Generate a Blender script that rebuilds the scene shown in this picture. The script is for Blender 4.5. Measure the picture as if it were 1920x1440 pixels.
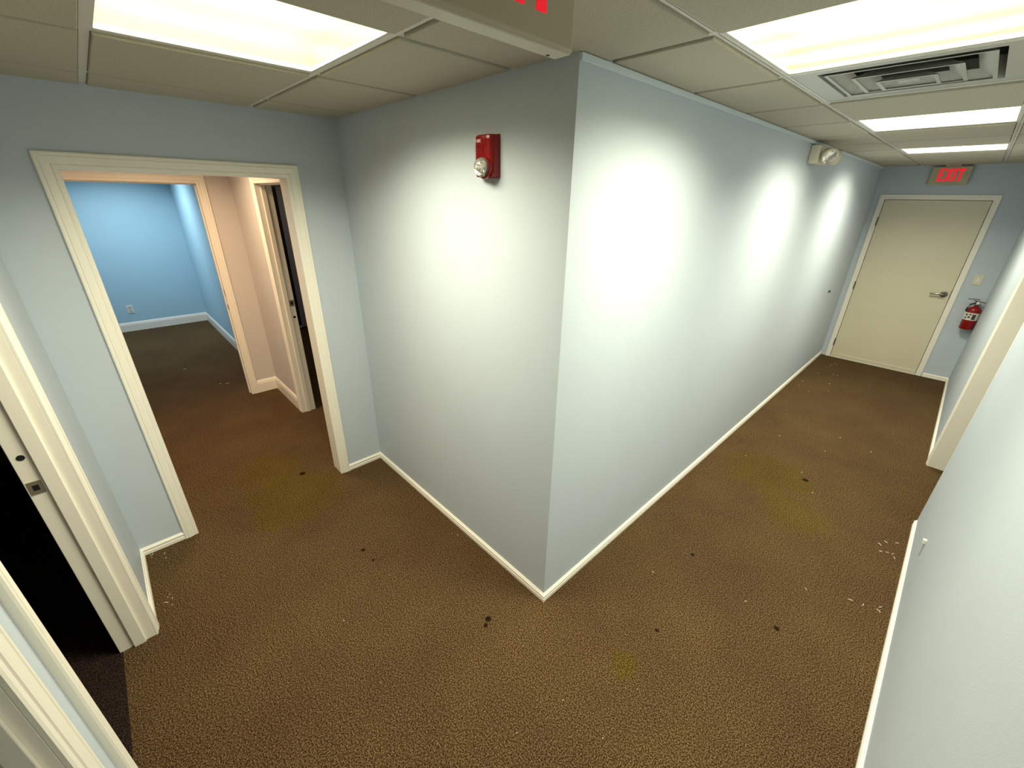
import bpy, bmesh, math, random
from mathutils import Vector, Matrix
random.seed(4)
S = bpy.context.scene
for o in list(bpy.data.objects): bpy.data.objects.remove(o, do_unlink=True)
COL = S.collection

# ------------------------------------------------------------------ camera, world, exposure, lights
cam_d = bpy.data.cameras.new('camera'); cam = bpy.data.objects.new('camera', cam_d); COL.objects.link(cam)
cam.location = (1.0134, -1.2443, 2.0153)
cam.rotation_euler = (1.1477, -0.0161, 0.8114)
cam_d.sensor_width = 36.0; cam_d.lens = 776.4/1920*36.0; cam_d.clip_start = 0.02
S.camera = cam
w = bpy.data.worlds.new('world'); S.world = w; w.use_nodes = True
w.node_tree.nodes['Background'].inputs[0].default_value = (0.8, 0.9, 1, 1)
w.node_tree.nodes['Background'].inputs[1].default_value = 0.02
S.view_settings.view_transform = 'Standard'; S.view_settings.look = 'None'
S.view_settings.gamma = 1.0; S.view_settings.use_curve_mapping = False
S.view_settings.exposure = 0.0
LAMP = ((1.0, 0.955, 0.71), 31.0)          # fluorescent lamps in the corridor: colour, watts
HALL_LAMP = ((1.0, 0.70, 0.42), 24.0)
BLUE_LAMP = ((0.80, 0.93, 1.0), 26.0)
SPREAD = 146                               # prismatic lenses cut the light off at high angles

# ------------------------------------------------------------------ dimensions
H = 2.432            # tile face
L = 1.859; SY = -1.564; R = 1.349; B = 5.994
WT = 0.12

# ------------------------------------------------------------------ materials
def nodes(name):
    m = bpy.data.materials.new(name); m.use_nodes = True
    nt = m.node_tree; return m, nt, nt.nodes['Principled BSDF'], nt.nodes.new, nt.links.new
def simple(name, col, rough=.5, metal=0., bump=0, scale=200, emis=None, es=0, alpha=None, trans=0, var=0):
    m, nt, p, N, K = nodes(name)
    p.inputs['Base Color'].default_value = (*col, 1); p.inputs['Roughness'].default_value = rough
    p.inputs['Metallic'].default_value = metal
    if trans: p.inputs['Transmission Weight'].default_value = trans
    if emis: p.inputs['Emission Color'].default_value = (*emis, 1); p.inputs['Emission Strength'].default_value = es
    if bump or var:
        t = N('ShaderNodeTexCoord'); n = N('ShaderNodeTexNoise'); n.inputs['Scale'].default_value = scale; n.inputs['Detail'].default_value = 3
        K(t.outputs['Object'], n.inputs['Vector'])
        if bump:
            b = N('ShaderNodeBump'); b.inputs['Strength'].default_value = bump; b.inputs['Distance'].default_value = .002
            K(n.outputs['Fac'], b.inputs['Height']); K(b.outputs['Normal'], p.inputs['Normal'])
        if var:
            n2 = N('ShaderNodeTexNoise'); n2.inputs['Scale'].default_value = 4; n2.inputs['Detail'].default_value = 4
            K(t.outputs['Object'], n2.inputs['Vector'])
            mx = N('ShaderNodeMix'); mx.data_type = 'RGBA'
            mx.inputs[6].default_value = (*[c*(1-var) for c in col], 1); mx.inputs[7].default_value = (*[min(1, c*(1+var)) for c in col], 1)
            K(n2.outputs['Fac'], mx.inputs[0]); K(mx.outputs[2], p.inputs['Base Color'])
    return m
M = {}
M['wall'] = simple('wall_paint', (.54, .605, .68), .55, bump=.25, scale=260, var=.03)
M['hallwall'] = simple('hall_wall_paint', (.66, .62, .60), .6, bump=.25, scale=260, var=.03)
M['bluewall'] = simple('blue_wall_paint', (.44, .66, .78), .6, bump=.25, scale=260, var=.03)
M['trim'] = simple('trim_paint', (.92, .88, .79), .35, bump=.04, scale=40, var=.02)
M['trimblue'] = simple('ceiling_trim_paint', (.68, .77, .82), .4)
M['doorpaint'] = simple('door_paint', (.72, .66, .50), .42, bump=.08, scale=80, var=.03)
M['tee'] = simple('tee_metal', (.74, .72, .66), .45)
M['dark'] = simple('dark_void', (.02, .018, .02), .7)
M['hole'] = simple('hole_black', (.006, .005, .005), .9)
M['chrome'] = simple('brushed_metal', (.42, .40, .36), .25, 1.0)
M['hinge'] = simple('hinge_metal', (.16, .14, .11), .45, .8)
M['strike'] = simple('strike_metal', (.42, .38, .30), .4, .8)
M['grey'] = simple('grey_aluminium', (.42, .41, .43), .45, .3)
M['red'] = simple('glossy_red', (.25, .004, .004), .2)
M['exitred'] = simple('exit_red', (.85, .008, .02), .45, emis=(1, .01, .03), es=.55)
M['exitface'] = simple('exit_face', (.52, .46, .32), .38)
M['exitprint'] = simple('exit_print', (.36, .32, .22), .5)
M['white'] = simple('white_plastic', (.80, .79, .72), .3)
M['cream'] = simple('cream_plastic', (.72, .68, .54), .4)
M['fireprint'] = simple('fire_print', (.85, .60, .58), .5)
M['clear'] = simple('clear_lens', (.95, .95, .92), .04, trans=.85)
M['reflector'] = simple('reflector', (.9, .88, .80), .22, .7, bump=1.0, scale=70)
M['mirror'] = simple('strobe_mirror', (.85, .84, .78), .08, 1.0)
M['darkwall'] = simple('unlit_room_shade', (.06, .07, .08), .7)  # shade of the unlit side rooms put into their wall colour
M['black'] = simple('black_rubber', (.015, .014, .013), .5)
M['lint'] = simple('lint_white', (.8, .76, .66), .7)
M['label'] = simple('paper_label', (.72, .70, .62), .5)
M['ink'] = simple('label_ink', (.07, .05, .05), .6)
M['steel'] = simple('vent_paint', (.50, .50, .46), .4, var=.12)

def tile_mat():
    m, nt, p, N, K = nodes('mineral_fibre_tile')
    t = N('ShaderNodeTexCoord'); n = N('ShaderNodeTexNoise'); n.inputs['Scale'].default_value = 160; n.inputs['Detail'].default_value = 6; n.inputs['Roughness'].default_value = .7
    K(t.outputs['Object'], n.inputs['Vector'])
    cr = N('ShaderNodeValToRGB'); cr.color_ramp.elements[0].position = .3; cr.color_ramp.elements[0].color = (.44, .40, .31, 1)
    cr.color_ramp.elements[1].position = .6; cr.color_ramp.elements[1].color = (.55, .51, .41, 1)
    K(n.outputs['Fac'], cr.inputs[0]); K(cr.outputs[0], p.inputs['Base Color']); p.inputs['Roughness'].default_value = .95
    b = N('ShaderNodeBump'); b.inputs['Strength'].default_value = .4; b.inputs['Distance'].default_value = .002
    K(n.outputs['Fac'], b.inputs['Height']); K(b.outputs['Normal'], p.inputs['Normal'])
    return m
M['tile'] = tile_mat()

def carpet_mat(name, dark, mid, light, spots=(), patches=()):
    m, nt, p, N, K = nodes(name)
    p.inputs['Roughness'].default_value = 1.0; p.inputs['Specular IOR Level'].default_value = .1
    g = N('ShaderNodeNewGeometry')
    def noise(scale, detail=2, rough=.5):
        n = N('ShaderNodeTexNoise'); n.inputs['Scale'].default_value = scale; n.inputs['Detail'].default_value = detail; n.inputs['Roughness'].default_value = rough
        K(g.outputs['Position'], n.inputs['Vector']); return n
    def mixc(f, a, b, mode='MIX'):
        x = N('ShaderNodeMix'); x.data_type = 'RGBA'; x.blend_type = mode
        for inp, v in ((0, f), (6, a), (7, b)):
            if hasattr(v, 'links'): K(v, x.inputs[inp])
            else: x.inputs[inp].default_value = v if inp == 0 else (*v, 1)
        return x.outputs[2]
    f1 = noise(170, 2, .5); f2 = noise(430, 1, .5)
    fm = N('ShaderNodeMath'); fm.operation = 'MULTIPLY_ADD'; K(f2.outputs['Fac'], fm.inputs[0]); fm.inputs[1].default_value = .55
    f1s = N('ShaderNodeMath'); f1s.operation = 'MULTIPLY'; K(f1.outputs['Fac'], f1s.inputs[0]); f1s.inputs[1].default_value = .55; K(f1s.outputs[0], fm.inputs[2])
    class fine: outputs = {'Fac': fm.outputs[0]}
    cr = N('ShaderNodeValToRGB'); e = cr.color_ramp.elements
    e[0].position = .46; e[0].color = (*dark, 1); e[1].position = .66; e[1].color = (*light, 1)
    k = cr.color_ramp.elements.new(.55); k.color = (*mid, 1)
    K(fine.outputs['Fac'], cr.inputs[0]); col = cr.outputs[0]
    big = noise(1.7, 5, .6)
    r2 = N('ShaderNodeValToRGB'); r2.color_ramp.elements[0].position = .35; r2.color_ramp.elements[0].color = (.80, .74, .76, 1)
    r2.color_ramp.elements[1].position = .68; r2.color_ramp.elements[1].color = (1.0, 1.0, .92, 1)
    K(big.outputs['Fac'], r2.inputs[0]); col = mixc(1.0, col, r2.outputs[0], 'MULTIPLY')
    warp = noise(9, 3)
    def blob(x, y, r, soft):
        v = N('ShaderNodeVectorMath'); v.operation = 'DISTANCE'; K(g.outputs['Position'], v.inputs[0]); v.inputs[1].default_value = (x, y, 0)
        a = N('ShaderNodeMath'); a.operation = 'MULTIPLY_ADD'; K(warp.outputs['Fac'], a.inputs[0]); a.inputs[1].default_value = r*1.4; 
        K(v.outputs['Value'], a.inputs[2])
        mr = N('ShaderNodeMapRange'); mr.interpolation_type = 'SMOOTHSTEP'
        mr.inputs['From Min'].default_value = r*1.7-soft; mr.inputs['From Max'].default_value = r*1.7+soft
        mr.inputs['To Min'].default_value = 1; mr.inputs['To Max'].default_value = 0
        K(a.outputs[0], mr.inputs['Value']); return mr.outputs[0]
    for (x, y, r, s, f, c) in patches:
        b = blob(x, y, r, s); q = N('ShaderNodeMath'); q.operation = 'MULTIPLY'; K(b, q.inputs[0]); q.inputs[1].default_value = f
        col = mixc(q.outputs[0], col, c, 'MULTIPLY')
    for (x, y, r) in spots:
        b = blob(x, y, r, r*.35); q = N('ShaderNodeMath'); q.operation = 'MULTIPLY'; K(b, q.inputs[0]); q.inputs[1].default_value = 1.0
        col = mixc(q.outputs[0], col, (.16, .12, .12), 'MULTIPLY')
    K(col, p.inputs['Base Color'])
    b = N('ShaderNodeBump'); b.inputs['Strength'].default_value = .9; b.inputs['Distance'].default_value = .006
    K(fine.outputs['Fac'], b.inputs['Height']); K(b.outputs['Normal'], p.inputs['Normal'])
    return m
OLV = (1.0, 1.08, .42)
M['carpet'] = carpet_mat('brown_carpet', (.014, .006, .001), (.076, .044, .0145), (.27, .18, .095),
    spots=[(.519, .297, .012), (-2.058, -.568, .02), (-.12, -.297, .016), (-.10, -.33, .010), (.418, .918, .011), (.691, 2.331, .022), (.938, .765, .011), (-1.0, -.567, .012), (-.884, -.557, .009)],
    patches=[(.496, .03, .062, .02, .85, OLV), (-1.80, -.70, .30, .07, .8, OLV), (.45, 2.2, .30, .08, .7, OLV), (-2.3, -.72, .24, .07, .7, OLV), (.75, 1.8, .2, .07, .6, OLV)])
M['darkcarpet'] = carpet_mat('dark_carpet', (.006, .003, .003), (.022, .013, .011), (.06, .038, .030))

def lens_mat(name, lo, hi, axis, tubes):
    """clear prismatic sheet that glows softly in bands; the lamp behind shines through it"""
    m, nt, p, N, K = nodes(name); nt.nodes.remove(p)
    out = nt.nodes['Material Output']; em = N('ShaderNodeEmission'); tr = N('ShaderNodeBsdfTransparent'); ad_ = N('ShaderNodeAddShader')
    K(em.outputs[0], ad_.inputs[0]); K(tr.outputs[0], ad_.inputs[1]); K(ad_.outputs[0], out.inputs[0])
    t = N('ShaderNodeTexCoord'); sx = N('ShaderNodeSeparateXYZ'); K(t.outputs['Object'], sx.inputs[0])
    a = N('ShaderNodeMath'); a.operation = 'MULTIPLY'; a.inputs[1].default_value = 2*math.pi*tubes/.56; K(sx.outputs[axis], a.inputs[0])
    nz = N('ShaderNodeTexNoise'); nz.inputs['Scale'].default_value = 4; K(t.outputs['Object'], nz.inputs['Vector'])
    ad = N('ShaderNodeMath'); ad.operation = 'MULTIPLY_ADD'; ad.inputs[1].default_value = 2.2; K(nz.outputs['Fac'], ad.inputs[0]); K(a.outputs[0], ad.inputs[2])
    c = N('ShaderNodeMath'); c.operation = 'COSINE'; K(ad.outputs[0], c.inputs[0])
    mr = N('ShaderNodeMapRange'); mr.inputs['From Min'].default_value = -1; mr.inputs['From Max'].default_value = .8; K(c.outputs[0], mr.inputs['Value'])
    mx = N('ShaderNodeMix'); mx.data_type = 'RGBA'; K(mr.outputs[0], mx.inputs[0]); mx.inputs[6].default_value = (*lo, 1); mx.inputs[7].default_value = (*hi, 1)
    K(mx.outputs[2], em.inputs['Color']); em.inputs['Strength'].default_value = 0.5     # front and back face of the sheet add up
    return m
M['lens_a'] = lens_mat('prismatic_lens', (1.05, .98, .40), (1.2, 1.15, .62), 0, 2)
M['lens_b'] = lens_mat('prismatic_lens_banded', (1.0, .90, .30), (1.3, 1.25, .80), 1, 3)
M['lens_c'] = lens_mat('prismatic_lens_white', (1.3, 1.25, .95), (1.6, 1.55, 1.35), 1, 1)
M['lens_hall'] = lens_mat('warm_lens', (1.4, 1.0, .6), (1.5, 1.1, .7), 1, 3)
M['lens_blue'] = lens_mat('cool_lens', (1., 1.3, 1.5), (1., 1.3, 1.5), 1, 3)

# ------------------------------------------------------------------ helpers
def link(name, bm, mat, parent=None, loc=(0, 0, 0), rot=(0, 0, 0), smooth=False, bevel=0, seg=2):
    bmesh.ops.recalc_face_normals(bm, faces=bm.faces)
    me = bpy.data.meshes.new(name); bm.to_mesh(me); bm.free()
    if smooth:
        for f in me.polygons: f.use_smooth = True
    me.materials.append(mat)
    o = bpy.data.objects.new(name, me); COL.objects.link(o); o.location = loc; o.rotation_euler = rot
    if parent: o.parent = parent
    if bevel:
        b = o.modifiers.new('bevel', 'BEVEL'); b.width = bevel; b.segments = seg; b.limit_method = 'ANGLE'; b.angle_limit = math.radians(40)
        b.use_clamp_overlap = True
    if smooth:
        pass
    return o
def bx(bm, a, b):
    x0, y0, z0 = [min(p, q) for p, q in zip(a, b)]; x1, y1, z1 = [max(p, q) for p, q in zip(a, b)]
    v = [bm.verts.new(c) for c in ((x0,y0,z0),(x1,y0,z0),(x1,y1,z0),(x0,y1,z0),(x0,y0,z1),(x1,y0,z1),(x1,y1,z1),(x0,y1,z1))]
    for f in ((0,3,2,1),(4,5,6,7),(0,1,5,4),(1,2,6,5),(2,3,7,6),(3,0,4,7)): bm.faces.new([v[i] for i in f])
def box(*pairs):
    bm = bmesh.new()
    for a, b in pairs: bx(bm, a, b)
    return bm
def prism(pts, f0, f1):
    """pts 2D outline, f0/f1 map (u,v) to the two end faces"""
    bm = bmesh.new(); a = [bm.verts.new(f0(*p)) for p in pts]; b = [bm.verts.new(f1(*p)) for p in pts]
    bm.faces.new(a); bm.faces.new(b[::-1]); n = len(pts)
    for i in range(n): bm.faces.new([a[i], a[(i+1) % n], b[(i+1) % n], b[i]])
    return bm
def lathe(prof, seg=32, axis='Z', caps=True):
    bm = bmesh.new(); rings = []
    for r, z in prof:
        ring = []
        for i in range(seg):
            t = 2*math.pi*i/seg; x, y = r*math.cos(t), r*math.sin(t)
            ring.append(bm.verts.new({'Z': (x, y, z), 'Y': (x, z, y), 'X': (z, x, y)}[axis]))
        rings.append(ring)
    for a, b in zip(rings, rings[1:]):
        for i in range(seg): bm.faces.new([a[i], a[(i+1) % seg], b[(i+1) % seg], b[i]])
    if caps: bm.faces.new(rings[0]); bm.faces.new(rings[-1][::-1])
    return bm
def tube(pts, r, seg=12):
    bm = bmesh.new(); rings = []
    P = [Vector(p) for p in pts]
    for i, p in enumerate(P):
        d = (P[min(i+1, len(P)-1)]-P[max(i-1, 0)]).normalized()
        up = Vector((0, 0, 1)) if abs(d.z) < .9 else Vector((1, 0, 0)); s = d.cross(up).normalized(); u = s.cross(d)
        rr = r[i] if isinstance(r, (list, tuple)) else r
        rings.append([bm.verts.new(p+rr*(math.cos(2*math.pi*k/seg)*s+math.sin(2*math.pi*k/seg)*u)) for k in range(seg)])
    for a, b in zip(rings, rings[1:]):
        for i in range(seg): bm.faces.new([a[i], a[(i+1) % seg], b[(i+1) % seg], b[i]])
    bm.faces.new(rings[0]); bm.faces.new(rings[-1][::-1]); return bm
def empty(name, loc, label=None, cat=None, group=None, rot=(0, 0, 0), kind=None):
    o = bpy.data.objects.new(name, None); COL.objects.link(o); o.location = loc; o.rotation_euler = rot; o.empty_display_size = .05
    return tag(o, label, cat, group, kind)
def tag(o, label=None, cat=None, group=None, kind=None):
    if label: o['label'] = label
    if cat: o['category'] = cat
    if group: o['group'] = group
    if kind: o['kind'] = kind
    return o
def struct(name, bm, mat, label=None, **kw):
    return tag(link(name, bm, mat, **kw), label, name.split('_')[0], kind='structure')

# sweep a moulding profile along one straight run; ends mitred. frame: origin, u dir, v dir (outward in plane), n (out of wall)
CASING = [(0, 0), (0, .007), (.006, .010), (.018, .011), (.020, .008), (.024, .013), (.034, .015), (.050, .017), (.054, .014), (.058, .017), (.066, .017), (.070, .013), (.070, 0)]
def run(name, a, b, v, n, prof, mat, parent, m0=0, m1=0, smooth=False):
    a, b, v, n = Vector(a), Vector(b), Vector(v), Vector(n); d = (b-a).normalized(); bm = bmesh.new()
    A = [bm.verts.new(a+v*p+n*q-d*(p*m0)) for p, q in prof]; Bv = [bm.verts.new(b+v*p+n*q+d*(p*m1)) for p, q in prof]
    bm.faces.new(A); bm.faces.new(Bv[::-1]); k = len(prof)
    for i in range(k): bm.faces.new([A[i], A[(i+1) % k], Bv[(i+1) % k], Bv[i]])
    return link(name, bm, mat, parent)
def casing(parent, axis, plane, out, a, b, h, mat=None, width=1.0, sides='lhr'):
    """door casing around opening a..b (along axis), head at h; wall face at `plane`, out = +-1 facing direction"""
    mat = mat or M['trim']; prof = [(p*width, q) for p, q in CASING]
    def P(t, z): return (plane, t, z) if axis == 'y' else (t, plane, z)
    n = (out, 0, 0) if axis == 'y' else (0, out, 0)
    e = (0, 1, 0) if axis == 'y' else (1, 0, 0); me = tuple(-c for c in e)
    if 'l' in sides: run('side_casing', P(a, 0), P(a, h), me, n, prof, mat, parent, 0, 1)
    if 'r' in sides: run('side_casing', P(b, 0), P(b, h), e, n, prof, mat, parent, 0, 1)
    if 'h' in sides: run('head_casing', P(a, h), P(b, h), (0, 0, 1), n, prof, mat, parent, 1, 1)
def jambs(parent, axis, p0, p1, a, b, h, mat=None, stop=None, t=.016):
    """lining between wall faces p0..p1; clear opening a..b,h ; stop=(q0,q1) strip across thickness"""
    mat = mat or M['trim']
    def bb(u0, q0, z0, u1, q1, z1): return ((q0, u0, z0), (q1, u1, z1)) if axis == 'y' else ((u0, q0, z0), (u1, q1, z1))
    link('jamb', box(bb(a-t, p0, 0, a, p1, h)), mat, parent, bevel=.002)
    link('jamb', box(bb(b, p0, 0, b+t, p1, h)), mat, parent, bevel=.002)
    link('head_jamb', box(bb(a-t, p0, h, b+t, p1, h+t)), mat, parent, bevel=.002)
    if stop:
        s = .011
        link('door_stop_strip', box(bb(a, stop[0], 0, a+s, stop[1], h-s)), mat, parent, bevel=.002)
        link('door_stop_strip', box(bb(b-s, stop[0], 0, b, stop[1], h-s)), mat, parent, bevel=.002)
        link('door_stop_strip', box(bb(a, stop[0], h-s, b, stop[1], h)), mat, parent, bevel=.002)
def wall(name, axis, p0, p1, a, b, ops, mat, z1=2.6):
    """wall slab between p0..p1 running a..b with openings (s,e,h)"""
    t = .016; bm = bmesh.new(); cur = a
    def bb(u0, z0, u1, z1_):
        if axis == 'y': bx(bm, (p0, u0, z0), (p1, u1, z1_))
        else: bx(bm, (u0, p0, z0), (u1, p1, z1_))
    for s, e, h in ops:
        bb(cur, 0, s-t, z1); bb(s-t, h+t, e+t, z1); cur = e+t
    bb(cur, 0, b, z1)
    return struct(name, bm, mat)

# ------------------------------------------------------------------ floor
struct('floor', box(((-8.0, -1.69, -.1), (3.6, 6.12, 0)), ((-8.0, -2.7, -.1), (-3.92, -1.69, 0))), M['carpet'], 'brown cut pile carpet floor with olive patches and dark spots')
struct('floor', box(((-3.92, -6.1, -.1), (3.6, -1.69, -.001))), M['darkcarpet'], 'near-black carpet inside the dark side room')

# ------------------------------------------------------------------ walls
D1 = (-1.281, -.343, 2.097)
wall('wall_left', 'y', -L-WT, -L, SY-.136, 0.0, [D1], M['wall'])
struct('wall_center_left', box(((-L-WT, 0, 0), (0, .12, 2.6))), M['wall'])
struct('wall_center_right', box(((-.12, .12, 0), (0, B+.12, 2.6))), M['wall'])
wall('wall_back', 'x', B, B+.12, 0, R+WT, [(.117, 1.047, 2.07)], M['wall'])
D3 = (2.315, 3.335, 2.097)
wall('wall_right', 'y', R, R+WT, SY-.136, B, [D3], M['wall'])
D2 = (-1.178, -.115, 2.097); D4 = (.125, .93, 2.097)
wall('wall_front', 'x', SY-.136, SY, -L, R, [D2, D4], M['wall'])
X5 = -3.911; Y2 = -.20
D6 = (-3.10, -2.25, 2.085)
wall('wall_hall_right', 'x', Y2, Y2+.12, X5, -L-WT, [D6], M['hallwall'])
D5 = (-1.33, -.466, 2.085)
wall('wall_hall_end', 'y', X5-.12, X5, -1.75, Y2+.12, [D5], M['hallwall'])
struct('wall_hall_left', box(((X5, -1.70, 0), (-L, -1.62, 2.6))), M['hallwall'])
struct('wall_blue_end', box(((-7.78, -2.6, 0), (-7.66, .0, 2.6))), M['bluewall'])
struct('wall_blue_right', box(((-7.66, -.22, 0), (X5-.12, -.10, 2.6))), M['bluewall'])
struct('wall_blue_left', box(((-7.66, -2.6, 0), (X5-.12, -2.5, 2.6))), M['bluewall'])
struct('wall_blue_near', box(((X5-.12, -2.6, 0), (X5, -1.75, 2.6))), M['bluewall'])
struct('wall_dark_end', box(((-6.32, -.10, 0), (-6.20, 3.2, 2.6))), M['hallwall'])
struct('wall_dark_far', box(((-6.20, 3.1, 0), (-1.9, 3.2, 2.6))), M['hallwall'])
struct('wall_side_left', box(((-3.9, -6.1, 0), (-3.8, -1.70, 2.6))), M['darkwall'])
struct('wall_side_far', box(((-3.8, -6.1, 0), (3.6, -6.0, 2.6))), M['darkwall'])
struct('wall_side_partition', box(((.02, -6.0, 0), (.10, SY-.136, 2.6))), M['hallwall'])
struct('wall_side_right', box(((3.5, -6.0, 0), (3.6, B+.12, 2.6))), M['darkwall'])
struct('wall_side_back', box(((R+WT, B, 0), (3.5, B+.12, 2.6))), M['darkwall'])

# ------------------------------------------------------------------ ceilings
struct('ceiling_hall', box(((-8, -2.7, 2.54), (-L-WT, .0, 2.6)), ((-6.3, 0, 2.54), (-1.98, 3.2, 2.6))), M['tile'])
struct('ceiling_side', box(((-3.9, -6.1, 2.44), (3.6, -1.70, 2.52)), ((R+WT, SY-.136, 2.44), (3.6, B+.12, 2.52))), M['tile'])
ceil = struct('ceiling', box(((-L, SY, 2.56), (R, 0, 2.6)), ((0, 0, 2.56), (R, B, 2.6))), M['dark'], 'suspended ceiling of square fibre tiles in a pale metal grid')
XL = [-L, -1.59, -.94, -.31, .35, 1.0, R]
YL = [SY, -1.105, -.456, .16, .775, 1.385, 1.995, 2.61, 3.205, 3.80, 4.41, 5.02, 5.63, B]
TZ = H+.009
for i, x in enumerate(XL[1:-1]):
    y1 = 0 if x < 0 else B
    link('tee_bar', box(((x-.012, SY, TZ), (x+.012, y1, TZ+.003)), ((x-.001, SY, TZ), (x+.001, y1, TZ+.035))), M['tee'], ceil)
for y in YL[1:-1]:
    x0 = -L if y < 0 else 0
    link('tee_bar', box(((x0, y-.012, TZ-.0004), (R, y+.012, TZ+.0026)), ((x0, y-.001, TZ), (R, y+.001, TZ+.035))), M['tee'], ceil)
lights = {(2, 1): 1, (4, 3): 2, (4, 6): 3, (4, 9): 4}
VENT = (4, 4)
def tile(poly, inner):
    """poly CCW outline at tee flange; face drops below the grid with a small bevelled step"""
    bm = bmesh.new(); n = len(poly)
    def off(d):
        out = []
        for k in range(n):
            p0, p1, p2 = Vector(poly[k-1]), Vector(poly[k]), Vector(poly[(k+1) % n])
            e0 = (p1-p0).normalized(); e1 = (p2-p1).normalized(); n0 = Vector((-e0.y, e0.x)); n1 = Vector((-e1.y, e1.x))
            i0 = inner[k-1]; i1 = inner[k]
            out.append(p1+n0*d*i0+n1*d*i1)
        return out
    cx = sum(p[0] for p in poly)/n; cy = sum(p[1] for p in poly)/n
    rows = [(off(.003), TZ+.018), (off(.003), TZ+.004), (off(.0155), TZ+.004), (off(.0155), TZ-.007), (off(.0175), H)]
    R_ = [[bm.verts.new((p.x, p.y, z)) for p in r] for r, z in rows]
    for a, b in zip(R_, R_[1:]):
        for k in range(n): bm.faces.new([a[k], a[(k+1) % n], b[(k+1) % n], b[k]])
    bm.faces.new(R_[-1]); bm.faces.new(R_[0][::-1])
    link('ceiling_tile', bm, M['tile'], ceil)
for i in range(len(XL)-1):
    for j in range(len(YL)-1):
        if (i, j) in lights or (i, j) == VENT: continue
        x0, x1, y0, y1 = XL[i], XL[i+1], YL[j], YL[j+1]
        if x1 <= 0 and y0 >= 0: continue
        if x0 < 0 and y0 > 0: x0 = 0
        ix = [1 if y0 not in (SY,) else 0, 1 if x1 != R else 0, 1 if y1 != B else 0, 1 if x0 not in (-L, 0) else 0]
        if x1 <= 0 and y1 > 0: y1 = 0; ix[2] = 0
        if x0 < 0 < x1 and y0 < 0 < y1:
            tile([(x0, y0), (x1, y0), (x1, y1), (0, y1), (0, 0), (x0, 0)], [1, 1, 1, 0, 0, 1]); continue
        tile([(x0, y0), (x1, y0), (x1, y1), (x0, y1)], ix)
# painted wall angle along the right hand wall top
tr = struct('trim_1', box(((0, .0, H-.024), (.011, B, H-.002))), M['trimblue'], 'thin pale blue painted strip along the top of the long corridor wall', bevel=.002)

# ------------------------------------------------------------------ ceiling lights
LBL = {1: 'glowing square ceiling light nearest the doorway, over the left passage', 2: 'large glowing ceiling light beside the air vent, nearest in the right corridor',
       3: 'middle glowing ceiling light of the right corridor, beyond the air vent', 4: 'farthest glowing ceiling light, in front of the exit door'}
def troffer(cx, cy, sx, sy, z, lens, lamp, label, group='recessed ceiling lights'):
    t = empty('ceiling_light', (cx, cy, z), label, 'ceiling light', group)
    f = .016
    hx, hy = sx/2, sy/2
    def rail(a, b): link('frame_rail', box((a, b)), M['tee'], t, bevel=.0015)
    rail((-hx, -hy, -.004), (hx, -hy+f, .012)); rail((-hx, hy-f, -.004), (hx, hy, .012))
    rail((-hx, -hy+f, -.004), (-hx+f, hy-f, .012)); rail((hx-f, -hy+f, -.004), (hx, hy-f, .012))
    link('diffuser', box(((-hx+f, -hy+f, .002), (hx-f, hy-f, .006))), lens, t)
    link('housing', box(((-hx, -hy, .075), (hx, hy, .09)), ((-hx, -hy, .012), (-hx+.004, hy, .075)), ((hx-.004, -hy, .012), (hx, hy, .075)), ((-hx, -hy, .012), (hx, -hy+.004, .075)), ((-hx, hy-.004, .012), (hx, hy, .075))), M['tee'], t)
    ld = bpy.data.lights.new('fluorescent_lamp', 'AREA'); ld.shape = 'RECTANGLE'; ld.size = sx-.05; ld.size_y = sy-.05
    ld.color = lamp[0]; ld.energy = lamp[1]; ld.spread = math.radians(SPREAD)
    lo = bpy.data.objects.new('fluorescent_lamp', ld); COL.objects.link(lo); lo.parent = t; lo.location = (0, 0, .012)
    return t
for (i, j), k in lights.items():
    x0, x1, y0, y1 = XL[i], XL[i+1], YL[j], YL[j+1]
    troffer((x0+x1)/2, (y0+y1)/2, x1-x0-.006, y1-y0-.006, TZ+.005, M['lens_a' if k == 1 else 'lens_b' if k == 2 else 'lens_c'], (LAMP[0], LAMP[1]*(1.15 if k == 1 else 1)), LBL[k])
troffer(-2.95, -.85, .58, .58, 2.448, M['lens_hall'], HALL_LAMP, 'warm ceiling light inside the small hall beyond the doorway')
troffer(-4.9, 1.2, .58, .58, 2.448, M['lens_hall'], ((1, .9, .85), 2.5), 'added dim fill light, unseen, brightening the dark room behind the narrow doorway')  # added fill so the grey stile and floor show in the slit
troffer(-6.6, -.95, .58, .58, 2.448, M['lens_blue'], BLUE_LAMP, 'cool ceiling light inside the blue room')

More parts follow.
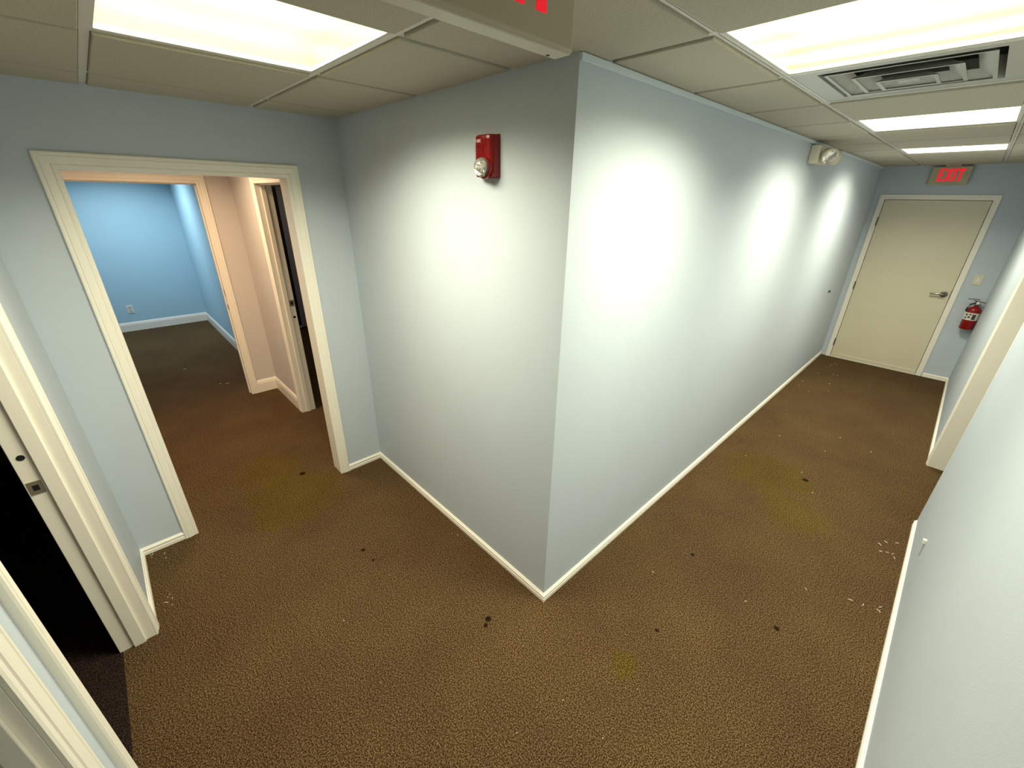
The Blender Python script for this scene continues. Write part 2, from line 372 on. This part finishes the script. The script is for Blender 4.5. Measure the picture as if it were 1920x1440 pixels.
# ------------------------------------------------------------------ air vent
def vent():
    x0, x1, y0, y1 = XL[4], XL[5], YL[4], YL[5]; cx, cy = (x0+x1)/2, (y0+y1)/2; z = TZ+.005
    t = empty('ceiling_vent', (cx, cy, z), 'square stepped metal air diffuser beside the nearest corridor light', 'air vent')
    hx, hy = (x1-x0)/2-.003, (y1-y0)/2-.003
    k = .062
    def frustum(name, a, b, za, zb, th=.0015):
        """ring between half sizes a (upper) and b (lower)"""
        bm = bmesh.new(); r = []
        for (h, zz) in ((a, za), (b, zb), (b, zb+th), (a, za+th)):
            r.append([bm.verts.new((sx*h[0], sy*h[1], zz)) for sx, sy in ((-1, -1), (1, -1), (1, 1), (-1, 1))])
        for p in range(4):
            q = (p+1) % 4
            for i in range(4): bm.faces.new([r[p][i], r[p][(i+1) % 4], r[q][(i+1) % 4], r[q][i]])
        return link(name, bm, M['steel'], t)
    frustum('panel_frame', (hx, hy), (.240, .240), -.003, -.003)
    frustum('throat', (.232, .232), (.240, .240), .07, -.003)
    for h_, dz in ((.222, -.006), (.150, -.013), (.085, -.022)):
        frustum('louvre', (h_-.055, h_-.055), (h_, h_), .030+dz, dz)
        frustum('louvre_lip', (h_, h_), (h_-.012, h_-.012), dz, dz)
    link('center_plate', box(((-.03, -.03, -.016), (.03, .03, -.013))), M['steel'], t)
    link('duct_back', box(((-hx+.06, -hy+.06, .07), (hx-.06, hy-.06, .09))), M['hole'], t)
vent()

# ------------------------------------------------------------------ baseboards
SMALL = [(0, 0), (0, .013), (.020, .013), (.024, .010), (.029, .011), (.034, .013), (.040, .012), (.046, .006), (.050, .004), (.050, 0)]
TALL = [(0, 0), (0, .015), (.10, .015), (.112, .012), (.125, .009), (.135, .004), (.138, 0)]
def bb(name, a, b, n, prof=SMALL, m0=0, m1=0, label=None):
    """baseboard from a to b (xy) with outward normal n; m0/m1 = +1 outside corner, -1 inside"""
    a = Vector((*a, 0)); b = Vector((*b, 0)); n = Vector((*n, 0)); d = (b-a).normalized(); bm = bmesh.new()
    A = [bm.verts.new(a+Vector((0, 0, z))+n*q-d*(q*m0)) for z, q in prof]; C = [bm.verts.new(b+Vector((0, 0, z))+n*q+d*(q*m1)) for z, q in prof]
    bm.faces.new(A); bm.faces.new(C[::-1]); k = len(prof)
    for i in range(k): bm.faces.new([A[i], A[(i+1) % k], C[(i+1) % k], C[i]])
    return struct(name, bm, M['trim'], label)
bb('baseboard_center_left', (-L, 0), (0, 0), (0, -1), m0=-1, m1=1)
bb('baseboard_center_right', (0, 0), (0, B), (1, 0), m0=1, m1=-1)
bb('baseboard_left', (-L, D1[1]+.07), (-L, 0), (1, 0), m1=-1)
bb('baseboard_left', (-L, SY), (-L, D1[0]-.07), (1, 0), m0=-1)
bb('baseboard_front', (-L, SY), (D2[0]-.07, SY), (0, 1), m0=-1)
bb('baseboard_front', (D4[1]+.07, SY), (R, SY), (0, 1), m1=-1)
bb('baseboard_back', (1.11, B), (R, B), (0, -1), m1=-1)
bb('baseboard_right', (R, 3.405), (R, B), (-1, 0), m1=-1)
bb('baseboard_right', (R, SY), (R, 2.299), (-1, 0), m0=-1)
bb('baseboard_hall_end', (X5, -.396), (X5, Y2), (1, 0), TALL, m1=-1)
bb('baseboard_hall_right', (X5, Y2), (D6[0]-.07, Y2), (0, -1), TALL, m0=-1)
bb('baseboard_blue_end', (-7.66, -2.5), (-7.66, -.22), (1, 0), TALL, m1=-1)
bb('baseboard_blue_right', (-7.66, -.22), (X5-.12, -.22), (0, -1), TALL, m0=-1)

# ------------------------------------------------------------------ door openings
def strike(parent, c, n, mat=M['strike'], s=1.0, box_ax='y'):
    """strike plate with a bolt hole on a jamb face; c centre on the face, n = normal (x or y axis, signed)"""
    cx, cy, cz = c; t = .0018
    def b(hw, hh, d0, d1, m, nm, par, oz=0, ow=0):
        if n in ('+x', '-x'):
            s_ = 1 if n == '+x' else -1
            return link(nm, box(((cx+s_*d0, cy-hw+ow, cz-hh+oz), (cx+s_*d1, cy+hw+ow, cz+hh+oz))), m, par)
        s_ = 1 if n == '+y' else -1
        return link(nm, box(((cx-hw+ow, cy+s_*d0, cz-hh+oz), (cx+hw+ow, cy+s_*d1, cz+hh+oz))), m, par)
    p = b(.020, .028, 0, t, mat, 'strike_plate', parent)
    b(.009, .012, t, t+.0004, M['hole'], 'bolt_hole', p)
    return p

d1 = empty('door_1', (-L, -.812, 0), 'white cased doorway on the left leading into the small hall', 'door', kind='structure')
d1.matrix_world = Matrix.Translation((0, 0, 0))
casing(d1, 'y', -L, 1, *D1); casing(d1, 'y', -L-WT, -1, *D1)
jambs(d1, 'y', -L-WT, -L, *D1)
d2 = empty('door_2', (0, 0, 0), 'white cased doorway to the dark room at lower left, strike plate on its jamb', 'door', kind='structure')
casing(d2, 'x', SY, 1, *D2); jambs(d2, 'x', SY-.136, SY, *D2, stop=(SY-.082, SY-.038))
strike(d2, (D2[0], SY-.11, .965), '+x')
link('latch_hole', lathe([(.0115, 0), (.0115, .0012)], 20, 'X'), M['hole'], d2, loc=(D2[0], SY-.108, 1.10))
d3 = empty('door_3', (0, 0, 0), 'white cased opening in the right hand corridor wall', 'door', kind='structure')
casing(d3, 'y', R, -1, *D3, sides='r'); jambs(d3, 'y', R, R+WT, *D3)
d4 = empty('door_4', (0, 0, 0), 'white ridged casing of the doorway at the bottom left corner', 'door', kind='structure')
casing(d4, 'x', SY, 1, *D4); jambs(d4, 'x', SY-.136, SY, *D4, stop=(SY-.05, SY-.02))
d5 = empty('door_5', (0, 0, 0), 'cased doorway at the end of the small hall opening on the blue room', 'door', kind='structure')
casing(d5, 'y', X5, 1, *D5); jambs(d5, 'y', X5-.12, X5, *D5, stop=(X5-.075, X5-.04))
strike(d5, (X5-.02, D5[1], .965), '-y'); link('latch_hole', box(((X5-.03, D5[1]-.0015, 1.07), (X5-.01, D5[1], 1.14))), M['hinge'], d5)
d6 = empty('door_6', (0, 0, 0), 'narrow looking cased doorway on the right of the small hall, strike plate on its jamb', 'door', kind='structure')
casing(d6, 'x', Y2, -1, *D6); jambs(d6, 'x', Y2, Y2+.12, *D6, stop=(Y2+.035, Y2+.07))
strike(d6, (D6[0], Y2+.095, 1.10), '+x'); link('latch_hole', lathe([(.0115, 0), (.0115, .0012)], 16, 'X'), M['hole'], d6, loc=(D6[0], Y2+.095, .97))

# exit door
d7 = empty('door_7', (0, 0, 0), 'closed beige flush exit door with lever handle at the end of the corridor', 'door', kind='structure')
a, b, h = .117, 1.047, 2.07
fr = [(0, 0), (0, .010), (.050, .013), (.053, .013), (.053, 0)]
run('side_frame', (a, B, 0), (a, B, h), (-1, 0, 0), (0, -1, 0), fr, M['trim'], d7, 0, 1)
run('side_frame', (b, B, 0), (b, B, h), (1, 0, 0), (0, -1, 0), fr, M['trim'], d7, 0, 1)
run('head_frame', (a, B, h), (b, B, h), (0, 0, 1), (0, -1, 0), fr, M['trim'], d7, 1, 1)
jambs(d7, 'x', B-.006, B+.12, a, b, h, stop=(B+.045, B+.07))
slab = link('door_slab', box(((a+.005, B-.002, .012), (b-.005, B+.042, h-.005))), M['doorpaint'], d7, bevel=.002)
link('door_sweep', box(((a+.006, B-.008, .008), (b-.006, B-.002, .055))), M['doorpaint'], d7, bevel=.002)
link('threshold', box(((a, B-.01, 0), (b, B+.1, .008))), M['trim'], d7)
for z in (.22, 1.015, 1.815):
    hg = link('hinge', lathe([(.007, -.05), (.007, .05)], 12), M['hinge'], d7, loc=(a-.001, B-.012, z))
    link('hinge_leaf', box(((-.012, .006, -.048), (.006, .010, .048))), M['hinge'], hg)
# latch side gap plate
link('latch_plate', box(((b-.008, B-.004, .98), (b+.002, B+.0, 1.09))), M['hinge'], d7)
hx = .985
ro = link('handle_rose', lathe([(.036, 0), (.036, -.006), (.031, -.011), (.013, -.013), (.012, -.05)], 32, 'Y'), M['chrome'], d7, loc=(hx, B-.002, 1.035), smooth=True)
link('lever', tube([(0, -.05, 0), (-.015, -.056, .001), (-.05, -.056, .004), (-.09, -.055, .002), (-.115, -.050, -.003), (-.122, -.046, -.004)], [.012, .0125, .010, .0095, .009, .006], 14), M['chrome'], ro, smooth=True)

# ------------------------------------------------------------------ exit signs (face drawn in local XZ looking along +Y; sign faces local -Y)
def poly_part(name, polys, y0, y1, mat, parent):
    bm = bmesh.new()
    for pts in polys:
        q = prism(pts, lambda u, v: (u, y0, v), lambda u, v: (u, y1, v)); me = bpy.data.meshes.new('tmp'); q.to_mesh(me); q.free(); bm.from_mesh(me); bpy.data.meshes.remove(me)
    return link(name, bm, mat, parent)
def glyph(ch, x, z, w, h, s):
    if ch == 'E': return [[(x, z), (x+w, z), (x+w, z+s), (x+s, z+s), (x+s, z+h/2-s*.45), (x+w*.86, z+h/2-s*.45), (x+w*.86, z+h/2+s*.45), (x+s, z+h/2+s*.45), (x+s, z+h-s), (x+w, z+h-s), (x+w, z+h), (x, z+h)]]
    if ch == 'X': return [[(x, z), (x+s*1.15, z), (x+w/2, z+h*.36), (x+w-s*1.15, z), (x+w, z), (x+w/2+s*.55, z+h/2), (x+w, z+h), (x+w-s*1.15, z+h), (x+w/2, z+h*.64), (x+s*1.15, z+h), (x, z+h), (x+w/2-s*.55, z+h/2)]]
    if ch == 'I': return [[(x, z), (x+s, z), (x+s, z+h), (x, z+h)]]
    if ch == 'T': return [[(x+w/2-s/2, z), (x+w/2+s/2, z), (x+w/2+s/2, z+h-s), (x+w, z+h-s), (x+w, z+h), (x, z+h), (x, z+h-s), (x+w/2-s/2, z+h-s)]]
    if ch == 'F': return [[(x, z), (x+s, z), (x+s, z+h/2-s*.5), (x+w*.8, z+h/2-s*.5), (x+w*.8, z+h/2+s*.5), (x+s, z+h/2+s*.5), (x+s, z+h-s), (x+w, z+h-s), (x+w, z+h), (x, z+h)]]
    if ch == 'R': return [[(x, z), (x+s, z), (x+s, z+h*.38), (x+s*1.3, z+h*.38), (x+w-s*1.1, z), (x+w, z), (x+s*2.4, z+h*.40), (x+w, z+h*.5), (x+w, z+h*.9), (x+w-s*.6, z+h), (x, z+h)]]
def exit_sign(loc, rz, w, h, d, label):
    t = empty('exit_sign', loc, label, 'exit sign', None, (0, 0, rz))
    body = box(((-w/2, -d/2, 0), (w/2, d/2, h)))
    link('housing', body, M['exitface'], t, bevel=.006, seg=3)
    link('face_plate', box(((-w/2+.006, -d/2-.0015, .006), (w/2-.006, -d/2+.001, h-.006))), M['exitface'], t, bevel=.001)
    k = w/.33; s = .0222*k; lh = .128*k; z = .037*k; x = -.0975*k
    y0, y1 = -d/2-.0022, -d/2-.0014
    for ch, wd in (('E', .050*k), ('X', .062*k), ('I', s), ('T', .058*k)):
        poly_part('letter', glyph(ch, x, z, wd, lh, s), y0, y1, M['exitred'], t); x += wd+.006*k
    cw = .016*k; cxx = .137*k
    poly_part('chevron_knockout', [[(cxx-cw, z+lh*.30), (cxx-cw*.5, z+lh*.30), (cxx+cw*.4, z+lh*.5), (cxx-cw*.5, z+lh*.70), (cxx-cw, z+lh*.70), (cxx-cw*.1, z+lh*.5)]], y0, y1, M['exitprint'], t)
    link('canopy', box(((-.065, -d/2+.004, h), (.065, d/2-.004, h+.03))), M['exitface'], t, bevel=.004)
    link('screw', lathe([(.003, -.0006), (.003, .0004)], 12), M['black'], t, loc=(w/2-.03, d/2-.012, -.0004))
    return t
exit_sign((.432, -.745, 2.236), math.pi/2, .34, .196, .042, 'large exit sign hanging from the ceiling above the wall corner, seen from below')
exit_sign((.621, B-.030, 2.226), 0, .33, .188, .045, 'small exit sign with red letters above the beige exit door')

# ------------------------------------------------------------------ fire strobe
def strobe():
    t = empty('fire_alarm', (-.425, 0, 2.163), 'red fire alarm horn with round clear strobe lens on the wall left of the corner', 'fire alarm')
    link('back_plate', box(((-.058, -.008, -.077), (.058, 0, .077))), M['red'], t, bevel=.007)
    # curved body: rounded section swept upright
    n = 10; sec = []
    for k in range(n+1):
        a_ = math.pi*k/n; sec.append((-.056*math.copysign(abs(math.cos(a_))**.55, math.cos(a_)), -.008-.040*abs(math.sin(a_))**.6))
    bm = bmesh.new(); rows = []
    for z, s in ((-.074, .90), (-.070, .97), (-.06, 1), (.06, 1), (.070, .97), (.074, .90)):
        rows.append([bm.verts.new((x*s, -.008+(y+.008)*s, z)) for x, y in sec])
    for p, q in zip(rows, rows[1:]):
        for k in range(n): bm.faces.new([p[k], p[k+1], q[k+1], q[k]])
        bm.faces.new([p[-1], p[0], q[0], q[-1]])
    bm.faces.new(rows[0]); bm.faces.new(rows[-1][::-1])
    link('body', bm, M['red'], t)
    for z in [.034-.009*i for i in range(6)]:
        link('grille_rib', box(((-.036, -.0505, z), (.012, -.047, z+.003))), M['red'], t)
    x = -.040
    for ch, wd in (('F', .008), ('I', .003), ('R', .008), ('E', .008)):
        poly_part('letter', glyph(ch, x, .048, wd, .011, .0024), -.0492, -.0478, M['fireprint'], t); x += wd+.0028
    ring = link('lens_ring', lathe([(.041, 0), (.041, -.010), (.037, -.014)], 36, 'Y'), M['red'], t, loc=(.010, -.038, -.040), smooth=False)
    link('reflector', lathe([(.029, -.004), (.012, -.001)], 24, 'Y'), M['mirror'], t, loc=(.010, -.052, -.040))
    link('flash_tube', tube([(-.008, -.060, -.040), (.012, -.062, -.040), (.028, -.060, -.040)], .0035, 10), M['white'], t)
    # faceted clear dome
    bm = bmesh.new(); rings = []
    for k in range(6):
        a_ = math.pi/2*k/5*.93; rings.append([bm.verts.new((.036*math.cos(a_)*math.cos(2*math.pi*i/10+k*.3), -.036*math.sin(a_), .036*math.cos(a_)*math.sin(2*math.pi*i/10+k*.3))) for i in range(10)])
    for p, q in zip(rings, rings[1:]):
        for i in range(10): bm.faces.new([p[i], p[(i+1) % 10], q[(i+1) % 10], q[i]])
    bm.faces.new(rings[0]); bm.faces.new(rings[-1][::-1])
    link('strobe_lens', bm, M['clear'], t, loc=(.010, -.052, -.040))
strobe()

# ------------------------------------------------------------------ emergency light
def emergency():
    t = empty('emergency_light', (0, 2.86, 2.335), 'cream twin-head emergency light high on the long corridor wall', 'emergency light')
    link('body', box(((0, -.15, -.055), (.062, .15, .065))), M['cream'], t, bevel=.010, seg=3)
    link('test_panel', box(((.062, -.03, -.03), (.064, .03, -.015))), M['grey'], t)
    for s, rz, rx in ((-1, .75, .45), (1, 2.35, .1)):
        hd = link('lamp_head', lathe([(.020, .045), (.040, .035), (.052, .0), (.054, -.018)], 28, 'Y'), M['cream'], t, loc=(.115, s*.085, -.005), rot=(rx, 0, rz), smooth=True)
        link('lamp_lens', lathe([(.050, -.0185), (.040, -.026), (.018, -.030)], 10, 'Y'), M['reflector'], hd)
        link('lamp_arm', tube([(.055, s*.08, 0), (.095, s*.09, -.005)], .014, 10), M['cream'], t)
emergency()

# ------------------------------------------------------------------ fire extinguisher
def extinguisher():
    t = empty('fire_extinguisher', (1.285, B-.085, .685), 'small red fire extinguisher hung on the wall beside the exit door', 'fire extinguisher')
    r = .061
    link('cylinder', lathe([(.03, 0), (r-.006, .004), (r, .014), (r, .225), (r-.004, .240), (r-.018, .258), (.018, .268), (.015, .28)], 36), M['red'], t, smooth=True)
    link('label', lathe([(r+.0006, .115), (r+.0006, .20)], 36, caps=False), M['label'], t, smooth=True)
    # printed dark panels wrapped on the label front
    for a0, a1, z0, z1 in ((-2.5, -2.15, .165, .185), (-2.5, -2.2, .13, .15), (-2.05, -1.7, .14, .16), (-1.5, -1.0, .125, .185), (-2.0, -1.65, .175, .188)):
        bm = bmesh.new(); n = 5; A = []; C = []
        for k in range(n+1):
            a_ = a0+(a1-a0)*k/n; x, y = (r+.0012)*math.cos(a_), (r+.0012)*math.sin(a_); A.append(bm.verts.new((x, y, z0))); C.append(bm.verts.new((x, y, z1)))
        for k in range(n): bm.faces.new([A[k], A[k+1], C[k+1], C[k]])
        link('label_print', bm, M['ink'], t)
    link('valve', lathe([(.016, .275), (.017, .30), (.012, .305), (.012, .325)], 20), M['chrome'], t, smooth=True)
    link('handle', box(((-.075, -.010, .322), (.028, .010, .328))), M['black'], t, rot=(0, .12, 0), bevel=.002)
    link('squeeze_lever', box(((-.070, -.009, .345), (.030, .009, .351))), M['black'], t, rot=(0, -.05, 0), bevel=.002)
    link('gauge', lathe([(.014, 0), (.014, -.008)], 20, 'Y'), M['white'], t, loc=(.004, -.016, .312))
    link('hose', tube([(-.012, -.004, .31), (-.045, -.02, .29), (-.062, -.03, .25), (-.064, -.032, .21)], .007, 10), M['black'], t, smooth=True)
    link('wall_bracket', box(((-.015, .058, .05), (.015, .085, .32))), M['hinge'], t)
extinguisher()

# ------------------------------------------------------------------ switch, outlet, small wall bits
t = empty('light_switch', (1.208, B, 1.235), 'cream wall switch plate beside the exit door above the extinguisher', 'switch')
link('plate', box(((-.038, -.006, -.06), (.038, 0, .06))), M['cream'], t, bevel=.004)
link('rocker', box(((-.016, -.010, -.032), (.016, -.005, .032))), M['white'], t, bevel=.003)
for z in (-.045, .045): link('screw', lathe([(.003, -.007), (.003, -.0055)], 10, 'Y'), M['hinge'], t, loc=(0, 0, z))
t = empty('power_outlet', (-7.66, -1.16, .335), 'small white power outlet low on the blue room wall', 'outlet')
link('plate', box(((0, -.038, -.062), (.006, .038, .062))), M['white'], t, bevel=.003)
for z in (-.026, .026):
    r_ = link('receptacle', lathe([(.019, .006), (.019, .009)], 20, 'X'), M['cream'], t, loc=(0, 0, z))
    for y in (-.007, .007): link('slot', box(((.009, y-.002, -.006), (.0096, y+.002, .008))), M['hole'], r_)
t = empty('wall_stud', (0, 5.09, 1.024), 'tiny black metal stub on the long wall near the exit door hinges', 'wall fitting')
link('stud', lathe([(.013, 0), (.013, .004), (.006, .007), (.006, .022)], 16, 'X'), M['black'], t)
link('stud_pin', tube([(.012, 0, 0), (.018, -.012, .028)], .004, 8), M['black'], t)
t = empty('cable_stub', (R, 1.572, .345), 'small white plastic cable stub poking from the right wall near the baseboard', 'cable')
link('plug', box(((-.016, -.009, -.010), (0, .009, .016))), M['white'], t, bevel=.002)
link('wire', tube([(-.004, 0, -.010), (-.004, -.006, -.035), (-.003, -.014, -.065), (-.002, -.018, -.085)], .0018, 8), M['grey'], t)

# ------------------------------------------------------------------ dark side room beyond door 6: black sheet in place of a dark opening, grey metal stiles
t = empty('dark_opening_sheet', (-6.15, .83, 0), 'black sheet standing for a dark opening, with grey metal stiles, seen through the narrow doorway', 'door')
link('leaf', box(((0, -.9, .02), (.03, .9, 2.1))), M['black'], t, bevel=.003)  # darkness of the opening put into the black colour, covers the slit view
for y in (-.42, -.02, .38): link('metal_stile', box(((.03, y, .02), (.06, y+.09, 2.1))), M['grey'], t, bevel=.006)
link('bottom_rail', box(((.03, -.9, .02), (.05, .9, .05))), M['cream'], t)

# ------------------------------------------------------------------ lint on the carpet
def fleck(name, pts, label):
    bm = bmesh.new()
    for x, y, s, a_ in pts:
        l, w_ = s, .0014
        c, s_ = math.cos(a_), math.sin(a_)
        v = []
        for (u, q, z) in ((-l, -w_, .001), (l, -w_, .002), (l, w_, .002), (-l, w_, .001), (0, 0, .0045)):
            v.append(bm.verts.new((x+u*c-q*s_, y+u*s_+q*c, z)))
        for f in ((0, 1, 4), (1, 2, 4), (2, 3, 4), (3, 0, 4)): bm.faces.new([v[i] for i in f])
        bm.faces.new([v[3], v[2], v[1], v[0]])
    return tag(link(name, bm, M['lint']), label, 'lint', kind='stuff')
def cl(cx, cy, rx, ry, n, s=(.002, .009)): return [(cx+random.uniform(-rx, rx), cy+random.uniform(-ry, ry), random.uniform(*s), random.uniform(0, 3.1)) for _ in range(n)]
fleck('carpet_lint', cl(1.255, 1.93, .05, .12, 8, (.003, .013))+cl(1.22, 1.28, .08, .06, 4, (.003, .012)), 'pale lint scraps on the carpet along the right wall')
fleck('carpet_lint', cl(-1.36, -1.49, .06, .03, 7, (.002,.006))+cl(-1.78, -1.50, .05, .04, 6, (.002,.006)), 'pale lint scraps on the carpet by the left corner baseboard')
fleck('carpet_lint', cl(-.2, -.45, 1.0, .5, 16, (.001, .003))+cl(.6, 3.0, .5, 2.4, 14, (.002, .006))+cl(.25, 5.0, .2, .8, 12, (.003, .009)), 'pale lint specks scattered over the open carpet')
fleck('carpet_lint', [(-5.245, -.888, .03, .4), (-4.4, -.6, .02, 1.2), (-4.45, -.66, .02, .3)], 'white scraps on the carpet of the blue room')
